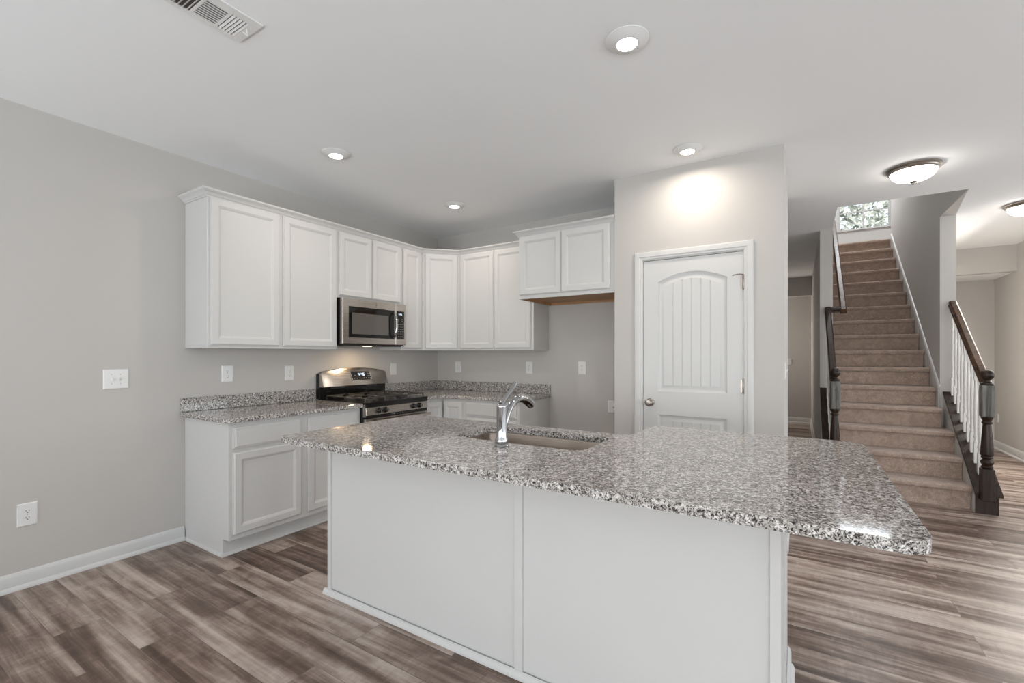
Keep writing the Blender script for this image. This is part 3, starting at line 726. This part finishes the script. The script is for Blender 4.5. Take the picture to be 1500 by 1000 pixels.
def toggle_switch(o, u, n, label, offs, w, h, cat='switch', name='light_switch', ups=(1,-1)):
    t = thing(name, label, cat, tuple(V(o)-Z*h/2), 'wall switches')
    plate_mesh(o, u, n, w, h).build('cover_plate', M['plate'], t)
    o, u, n = V(o), V(u), V(n)
    for k, a in enumerate(offs):
        s = ups[k % len(ups)]; cc = o+u*a
        q0 = [cc+u*x+Z*z+n*.0058 for x,z in ((-.005,-.011),(.005,-.011),(.005,.011),(-.005,.011))]
        q1 = [cc+u*x+Z*(z+s*.008)+n*.020 for x,z in ((-.0035,-.004),(.0035,-.004),(.0035,.004),(-.0035,.004))]
        MB().loops([q0,q1]).build('toggle', M['plate'], t, bevel=.001)
        rects(cc, u, n, [(0,.030,.0045,.0045),(0,-.030,.0045,.0045)], .0058, .0066).build('screw', M['nickel'], t)
    return t
toggle_switch((0,-3.096,1.168), Y, X, 'white double toggle switch on the left wall', (-.023,.023), .130, .126, ups=(-1,1))
toggle_switch((3.65,-.46,1.21), Y, X, 'white toggle switch edge-on at the right corner of the pantry', (0,), .075, .12)
t = thing('light_switch', 'white rocker switch on the left wall just right of the range', 'switch', (0,-.715,1.11), 'wall switches')
plate_mesh((0,-.715,1.172), Y, X, .082, .128).build('cover_plate', M['plate'], t)
MB().panel((0,-.715-.017,1.172-.034), Y, Z, X, .034, .068, [(0,.0055),(0,.0075),(.002,.0082)]).build('rocker', M['plate'], t)
o = MB().panel((2.175,-.0002,.768), X, Z, -Y, .115, .116, [(0,0),(0,.008),(.004,.011),(.018,.011),(.020,.007)])
t = thing('water_supply_box', 'white wall box low in the refrigerator space beside the pantry wall', 'wall box', (2.23,0,.768))
o.build('box_frame', M['plate'], t); MB().lathe((2.232,-.007,.82), [(0,0),(.008,0),(.008,.006),(.004,.007),(0,.007)], '-y', 12).build('valve', M['nickel'], t, smooth=40)
t = thing('light_switch', 'small white switch on the far wall of the left hall', 'switch', (3.56,6.25,1.12), 'wall switches')
plate_mesh((3.565,6.25,1.19), X, -Y, .10, .12).build('cover_plate', M['plate'], t); MB().panel((3.548,6.25,1.156), X, Z, -Y, .034, .068, [(0,.0055),(0,.0075),(.002,.0082)]).build('rocker', M['plate'], t)
outlet((6.1,4.80,.44), Y, -X, 'white outlet low on the right hall wall behind the newel post', .08, .12)
outlet((3.94,3.75,.42), Y, -X, 'white outlet on the outer side of the left stair wall', .08, .12)

# ------------------------------------------------------------------ ceiling fittings
def can(x, y, label):
    t = thing('recessed_light', label, 'ceiling light', (x,y,H), 'recessed ceiling lights')
    MB().lathe((x,y,H-.0005), [(.040,-.002),(.096,-.002),(.096,-.005),(.092,-.007),(.058,-.021),(.050,-.0235),(.046,-.022),(.044,-.012),(.040,-.010)], 'z', 40).build('trim_ring', M['vent'], t, smooth=40)
    MB().lathe((x,y,H-.0005), [(0,-.012),(.0435,-.012),(.0435,-.0205),(.036,-.0225),(0,-.0235)], 'z', 32).build('lens', M['lens'], t, smooth=40)
    a = area('recessed_lamp', (x,y,H-.027), (0,0,0), .085, .085, CANP, WARM, 170, 'DISK')
    return t
CANP = K['can']
can(3.078,-2.21, 'recessed ceiling light over the island nearest the camera')
can(.975,-2.168, 'recessed ceiling light over the left base cabinet')
can(.981,-.87, 'recessed ceiling light nearest the kitchen corner')
can(3.084,-.921, 'recessed ceiling light just in front of the pantry wall')
def flush(x, y, label, H=H):
    t = thing('flush_mount_light', label, 'ceiling light', (x,y,H), 'flush mount hall lights')
    MB().lathe((x,y,H-.0005), [(0,0),(.158,0),(.165,-.004),(.165,-.010),(.156,-.016),(.152,-.018),(.156,-.024),(.152,-.032),(.142,-.038),(.138,-.036),(.138,-.010),(0,-.010)], 'z', 48).build('pan', M['nickel'], t, smooth=35)
    MB().lathe((x,y,H-.0005), [(.1375,-.034),(.137,-.042),(.128,-.062),(.110,-.080),(.082,-.094),(.045,-.103),(.012,-.106),(0,-.1062)], 'z', 40).build('glass_bowl', M['bowl'], t, smooth=60)
    MB().lathe((x,y,H-.0005), [(0,-.1055),(.026,-.1055),(.027,-.109),(.016,-.116),(.010,-.120),(.009,-.126),(.006,-.130),(0,-.131)], 'z', 20).build('finial', M['nickel'], t, smooth=45)
flush(4.468,.315,'flush mount ceiling light with frosted bowl in front of the stairs')
flush(5.55,1.96,'flush mount ceiling light in the right hall at the photo edge')
flush(4.55,4.3,'added flush mount ceiling light, out of view high above the upper stairs',UT)  # unseen lamp added to brighten the stairwell
area('landing_added_fill', (4.55,4.3,UT-.15), (0,0,0), .2, .2, K['landing'], (.95,.97,1), 180, 'DISK')  # extra fill below the added lamp, for stairs and window trim
# supply vent
vx0, vx1, vy0, vy1 = 1.588, 1.782, -3.52, -3.133
t = thing('ceiling_vent', 'white three-way supply vent on the ceiling at top left', 'vent', ((vx0+vx1)/2,(vy0+vy1)/2,H))
def frame_z(x0,x1,y0,y1,hs,zt,zb):
    outer = [(x0,y0),(x1,y0),(x1,y1),(x0,y1)]
    return slab(outer, hs, zb, zt)
hs = [[(vx0+.022,a),(vx1-.042,a),(vx1-.042,b),(vx0+.022,b)] for a,b in ((-3.500,-3.440),(-3.430,-3.345),(-3.333,-3.250),(-3.238,-3.172))]
frame_z(vx0,vx1,vy0,vy1,hs,H-.0005,H-.007).build('face_frame', M['vent'], t, bevel=.0015)
bk = MB()
for lp in hs: bk.box(lp[0][0]-.001,lp[1][0]+.001,lp[0][1]-.001,lp[2][1]+.001,H-.0018,H-.0008)
bk.build('duct_opening', M['duct'], t)
def tilt_box(mb, c_, l, wd, th, axis, ang):
    c_ = V(c_); ca, sa = math.cos(ang), math.sin(ang)
    a = V((1,0,0)) if axis == 'x' else V((0,1,0)); b = V((0,ca,sa)) if axis == 'x' else V((ca,0,sa)); n = a.cross(b)
    mb.loops([[c_+a*sx*l/2+b*sb*wd/2+n*sn*th/2 for sb,sn in ((-1,-1),(1,-1),(1,1),(-1,1))] for sx in (-1,1)])
hx = (vx0+.022+vx1-.042)/2; hl = vx1-.042-vx0-.022
for i in range(5):
    s_ = MB(); tilt_box(s_, (hx,-3.230+.0135*i,H-.0062), hl, .0095, .0008, 'x', math.radians(-18)); s_.build('louver', M['vent'], t)
for i in range(9):
    s_ = MB(); tilt_box(s_, (vx0+.022+.007+.0148*i,(-3.333-3.250)/2,H-.0062), .083, .0128, .0008, 'y', math.radians(-14)); s_.build('louver', M['vent'], t)
for i in range(5):
    s_ = MB(); tilt_box(s_, (hx,-3.420+.0165*i,H-.0068), hl, .0115, .0008, 'x', math.radians(42)); s_.build('louver', M['vent'], t)
MB().tube([(vx0+.115,-3.163,H-.007),(vx0+.115,-3.160,H-.018),(vx0+.100,-3.150,H-.022)], .0022, 8).build('damper_lever', M['vent'], t, smooth=50)
MB().tube([(vx0+.085,-3.160,H-.007),(vx0+.095,-3.146,H-.020)], .002, 8).build('damper_stop', M['vent'], t, smooth=50)

# ------------------------------------------------------------------ stairs
NX0, NX1 = SX0+.004, 4.984
Y1, RUN, RISE = 1.137, .2548, .1968
t = thing('staircase', 'carpeted straight staircase rising between two walls to the window', 'staircase', (4.52,1.187,0))
for n in range(1, 17):
    zt = RISE*n; ny = Y1+RUN*(n-1); xr = NX1 if ny < WY-.2 else SX1-.014
    if n < 16: yb = ny+RUN+.055
    else: yb = FY-.001
    x0_ = NX0 if ny < WY-.2 else NX0+.010
    ry = ny+.032                                # riser face behind the rounded nosing
    prof = [(ry,zt-RISE+.0),(ry,zt-.046),(ry-.022,zt-.046),(ny+.003,zt-.040),(ny,zt-.030),(ny,zt-.014),(ny+.004,zt-.005),(ny+.016,zt),(yb,zt),(yb,zt-RISE+.0)]
    MB().loops([[(x,y,z) for y,z in prof] for x in (x0_,xr)]).build('step', M['carpet'], t, bevel=.005, seg=2)
# skirt boards with a moulded top edge along both walls
def nose(y): return RISE+(y-Y1)*RISE/RUN
for nm, xa, sgn, lab in (('skirt_board',SX1-.0015,-1,None),('skirt_board',SX0+.0015,1,None)):
    y0, y1 = WY+.004, 4.93
    top = [(y0,nose(y0)+.045),(y1,nose(y1)+.045)]
    pts = [(y0,nose(y0)-.30),(y1,nose(y1)-.30),(y1,nose(y1)+.050),(y0,nose(y0)+.050)]
    s_ = MB().prism(pts, lambda y,z:(xa,y,z), lambda y,z:(xa+sgn*.010,y,z))
    s_.sweep([(xa,y0,nose(y0)+.055),(xa,y1,nose(y1)+.055)], [(0,0),(sgn*.012,0),(sgn*.018,.012),(sgn*.016,.030),(sgn*.008,.040),(0,.042)], (1,0,0))
    s_.build(nm, M['trim'], t, smooth=30)

# curbs, caps, newels, balusters, rails
def cap_z(y): return nose(y)+.035
def curb(x0, x1, front_dark, parent):
    y0, y1 = 1.092, WY-.001
    pts = [(y0,0),(y1,0),(y1,cap_z(y1)-.022),(y0,cap_z(y0)-.022)]
    b = MB().prism(pts, lambda y,z:(x0,y,z), lambda y,z:(x1,y,z)).build('curb_wall', M['trim'], parent)
    MB().box(x0+.0015, x1, y0-.010, y0-.0002, 0, cap_z(y0)-.024).build('end_board', M['dark'], parent)
    yy0 = 1.058
    pt = [(yy0,cap_z(yy0)-.022),(y1,cap_z(y1)-.022),(y1,cap_z(y1)),(yy0,cap_z(yy0))]
    MB().prism(pt, lambda y,z:(x0-.006,y,z), lambda y,z:(x1+.022,y,z)).build('curb_cap', M['dark'], parent, bevel=.003)
def newel(x, y, z0, parent, zt):
    h = .040
    MB().box(x-h,x+h,y-h,y+h,z0-.03,z0+.235).build('newel_base', M['dark'], parent, bevel=.006)
    pr = [(0,.234),(.030,.234),(.036,.240),(.038,.250),(.030,.258),(.034,.268),(.041,.282),(.040,.296),(.030,.310),(.027,.316),(.036,.322),(.038,.330),(.034,.338),(.040,.345),(.0405,.36),(.038,.42),(.033,.50),(.027,.575),(.025,.600),(.032,.606),(.035,.613),(.029,.620),(.026,.628),(.033,.640),(.037,.650),(.038,.660),(0,.661)]
    MB().lathe((x,y,z0), pr, 'z', 28).build('newel_turning', M['dark'], parent, smooth=40)
    MB().box(x-h,x+h,y-h,y+h,z0+.660,z0+.925).build('newel_block', M['blockwood'], parent, bevel=.008)
    pb = [(0,.924),(.030,.924),(.040,.930),(.040,.938),(.026,.946),(.019,.954),(.020,.962),(.030,.970),(.040,.985),(.044,1.003),(.042,1.020),(.033,1.036),(.018,1.046),(0,1.049)]
    MB().lathe((x,y,z0), pb, 'z', 28).build('newel_finial', M['dark'], parent, smooth=50)
    MB().lathe((x+.004,y-h,z0+.845), [(0,0),(.006,0),(.006,.0012),(0,.0012)], '-y', 12).build('plug', M['slot'], parent)
def baluster(x, y, z0, z1, parent):
    hh = z1-z0; q = .014
    b = MB().box(x-q,x+q,y-q,y+q,z0-.012,z0+.17)
    pr = [(.010,.169),(.0135,.176),(.0135,.184),(.0095,.192),(.0125,.205),(.0155,.215),(.0155,.225),(.011,.24),(.0125,.27),(.0145,.36),(.0135,hh*.62),(.0105,hh-.20),(.0095,hh-.18),(.013,hh-.172),(.013,hh-.165),(.010,hh-.158)]
    b.lathe((x,y,z0), pr, 'z', 12)
    b.box(x-q*.8,x+q*.8,y-q*.8,y+q*.8,z1-.159,z1)
    b.build('baluster', M['baluster'], parent, smooth=40)
RP = [(-.030,0),(.030,0),(.030,.012),(.024,.020),(.031,.036),(.029,.050),(.018,.060),(-.018,.060),(-.029,.050),(-.031,.036),(-.024,.020),(-.030,.012)]
def rail_z(y): return nose(y)+.968-.062            # underside of the handrail
t = thing('stair_railing', 'right stair railing with walnut handrail and white balusters on a dark curb', 'railing', (5.06,1.06,0), 'stair railings')
curb(4.9855, 5.128, True, t)
newel(5.046, 1.035, cap_z(1.035), t, 0)
for i in range(9):
    y = 1.235+.100*i
    baluster(5.050, y, cap_z(y), rail_z(y)+.012, t)
MB().sweep([(5.050,1.076,rail_z(1.076)),(5.050,1.5,rail_z(1.5)),(5.050,WY-.001,rail_z(WY-.001))], RP, (1,0,0)).build('handrail', M['rail'], t, smooth=40)
t = thing('stair_railing', 'left stair railing with dark handrail jogging around the wall end', 'railing', (4.0,1.06,0), 'stair railings')
curb(3.9445, 4.055, False, t)
newel(4.022, 1.035, cap_z(1.035), t, 0)
for i in range(8):
    y = 1.235+.100*i
    baluster(4.012, y, cap_z(y), rail_z(y)+.012, t)
yy = WY-.034
MB().sweep([(4.012,1.076,rail_z(1.076)),(4.012,1.5,rail_z(1.5)),(4.012,yy+.03,rail_z(yy+.03))], RP, (1,0,0)).build('handrail', M['dark'], t, smooth=40)
zz = rail_z(yy+.0)+.002
MB().loops([[(x,yy+a*1.05,zz+b) for a,b in RP] for x in (3.985,4.185)]).build('rail_jog', M['dark'], t, smooth=40)
y2 = 4.75
MB().sweep([(4.155,yy-.02,rail_z(yy-.02)),(4.155,3.2,rail_z(3.2)),(4.155,y2,rail_z(y2))], RP, (1,0,0)).build('wall_rail', M['rail'], t, smooth=40)
for y in (2.9, 4.3):
    MB().tube([(4.0615,y,rail_z(y)-.06),(4.11,y,rail_z(y)-.065),(4.15,y,rail_z(y)-.03),(4.155,y,rail_z(y)+.004)], .007, 8).build('rail_bracket', M['nickel'], t, smooth=50)

# ------------------------------------------------------------------ stair window
wd = bpy.data.objects.new('window_1', None); COL.objects.link(wd); wd.location = ((WX0+WX1)/2, FY, WZ0)
tag(wd, 'white grid window at the top of the stairs', 'window', None, 'structure')
fw = .022
m_ = MB().box(WX0,WX0+fw,FY+.03,FY+.08,WZ0,WZ1).box(WX1-fw,WX1,FY+.03,FY+.08,WZ0,WZ1).box(WX0+fw,WX1-fw,FY+.03,FY+.08,WZ0,WZ0+fw).box(WX0+fw,WX1-fw,FY+.03,FY+.08,WZ1-fw,WZ1)
m_.build('window_frame', M['trim'], wd)
g = MB(); xm = 4.706
g.box(xm-.011, xm+.011, FY+.04, FY+.06, WZ0+fw, WZ1-fw)
for z in (3.876, 4.19, 4.50): g.box(WX0+fw, WX1-fw, FY+.041, FY+.059, z-.011, z+.011)
g.build('window_grid', M['trim'], wd)
MB().box(WX0+.005, WX1-.005, FY+.048, FY+.052, WZ0+.005, WZ1-.005).build('window_pane', M['pane'], wd)
cw = .05
MB().box(WX0-cw,WX0,FY-.016,FY-.0005,WZ0-.02,WZ1+cw).box(WX1,WX1+cw,FY-.016,FY-.0005,WZ0-.02,WZ1+cw).box(WX0,WX1,FY-.016,FY-.0005,WZ1,WZ1+cw).build('window_casing', M['trim'], wd, bevel=.002)
MB().box(WX0-cw-.02,WX1+cw+.02,FY-.045,FY+.03,WZ0-.022,WZ0).build('window_sill', M['trim'], wd, bevel=.003)
MB().box(WX0-cw,WX1+cw,FY-.016,FY-.0005,WZ0-.24,WZ0-.022).build('window_apron', M['trim'], wd, bevel=.002)  # made deep so trim white stands in for light on the wall
baseboard('baseboard_landing', (SX0,FY), (5.6,FY), (0,-1), .098).location.z = 3.149

# ------------------------------------------------------------------ windows added out of view to light the rooms
wn = [1]
def added_window(x0, x1, y0, y1, z0, z1):
    """frame, middle bar and pane filling an opening; thin side along x or y"""
    wn[0] += 1
    o = bpy.data.objects.new('window_%d' % wn[0], None); COL.objects.link(o); o.location = ((x0+x1)/2, (y0+y1)/2, z0); tag(o, kind='structure')
    ax = (x1-x0) < (y1-y0); f = .05; zm = (z0+z1)/2
    def bx(mb, a, b, c_, d, t=.02):
        m0 = (x0+x1)/2 if ax else (y0+y1)/2
        return mb.box(m0-t, m0+t, a, b, c_, d) if ax else mb.box(a, b, m0-t, m0+t, c_, d)
    a, b = (y0, y1) if ax else (x0, x1)
    mb = MB()
    for q in ((a,a+f,z0,z1),(b-f,b,z0,z1),(a+f,b-f,z0,z0+f),(a+f,b-f,z1-f,z1),(a+f,b-f,zm-.02,zm+.02)): bx(mb, *q)
    mb.build('window_frame', M['trim'], o); bx(MB(), a+f-.005, b-f+.005, z0+f-.005, z1-f+.005, .002).build('window_pane', M['pane'], o)
for a, b in ((.2,1.9),(2.3,4.0),(4.4,6.1),(6.5,8.2)): added_window(a, b, -8.1, -7.98, .2, 2.6)
for a, b in ((-7.25,-5.55),(-4.65,-2.95),(-2.05,-.35),(.35,2.05)): added_window(9.2, 9.3, a, b, .2, 2.6)
added_window(6.1, 6.22, 2.6, 3.5, .5, 2.4)
added_window(2.48, 2.6, 5.8, 6.2, .75, 2.25)

# ------------------------------------------------------------------ outside
struct('ground', box(-6, 16, 6.6, 24, -.3, -.1), M['grass'])
def tree(x, y, h, r, label, seed):
    rn = random.Random(seed)
    t = thing('tree', label, 'tree', (x,y,-.1), 'trees outside the stair window')
    MB().tube([(x,y,-.1),(x+.1,y,h*.35),(x-.05,y+.05,h*.7),(x,y,h*.92)], [.16,.13,.09,.03], 10).build('trunk', M['bark'], t, smooth=50)
    lf = MB()
    for i in range(2600):
        while True:
            p_ = V((rn.uniform(-1,1),rn.uniform(-1,1),rn.uniform(-1,1)))
            if .25 < p_.length < 1: break
        c_ = V((x+p_.x*r, y+p_.y*r, h*.62+p_.z*h*.40))
        a = V((rn.gauss(0,1),rn.gauss(0,1),rn.gauss(0,1))).normalized(); b = a.orthogonal().normalized(); s1, s2 = rn.uniform(.06,.12), rn.uniform(.03,.06)
        k0 = len(lf.v); lf.v += [tuple(c_-a*s1), tuple(c_+b*s2), tuple(c_+a*s1), tuple(c_-b*s2)]; lf.f.append((k0,k0+1,k0+2,k0+3))
    lf.build('foliage', M['leaf'], t)
tree(4.3, 10.0, 7.6, 1.5, 'leafy tree seen through the left panes of the stair window', 3)
tree(6.4, 13.2, 8.6, 1.7, 'leafy tree seen through the right panes of the stair window', 5)
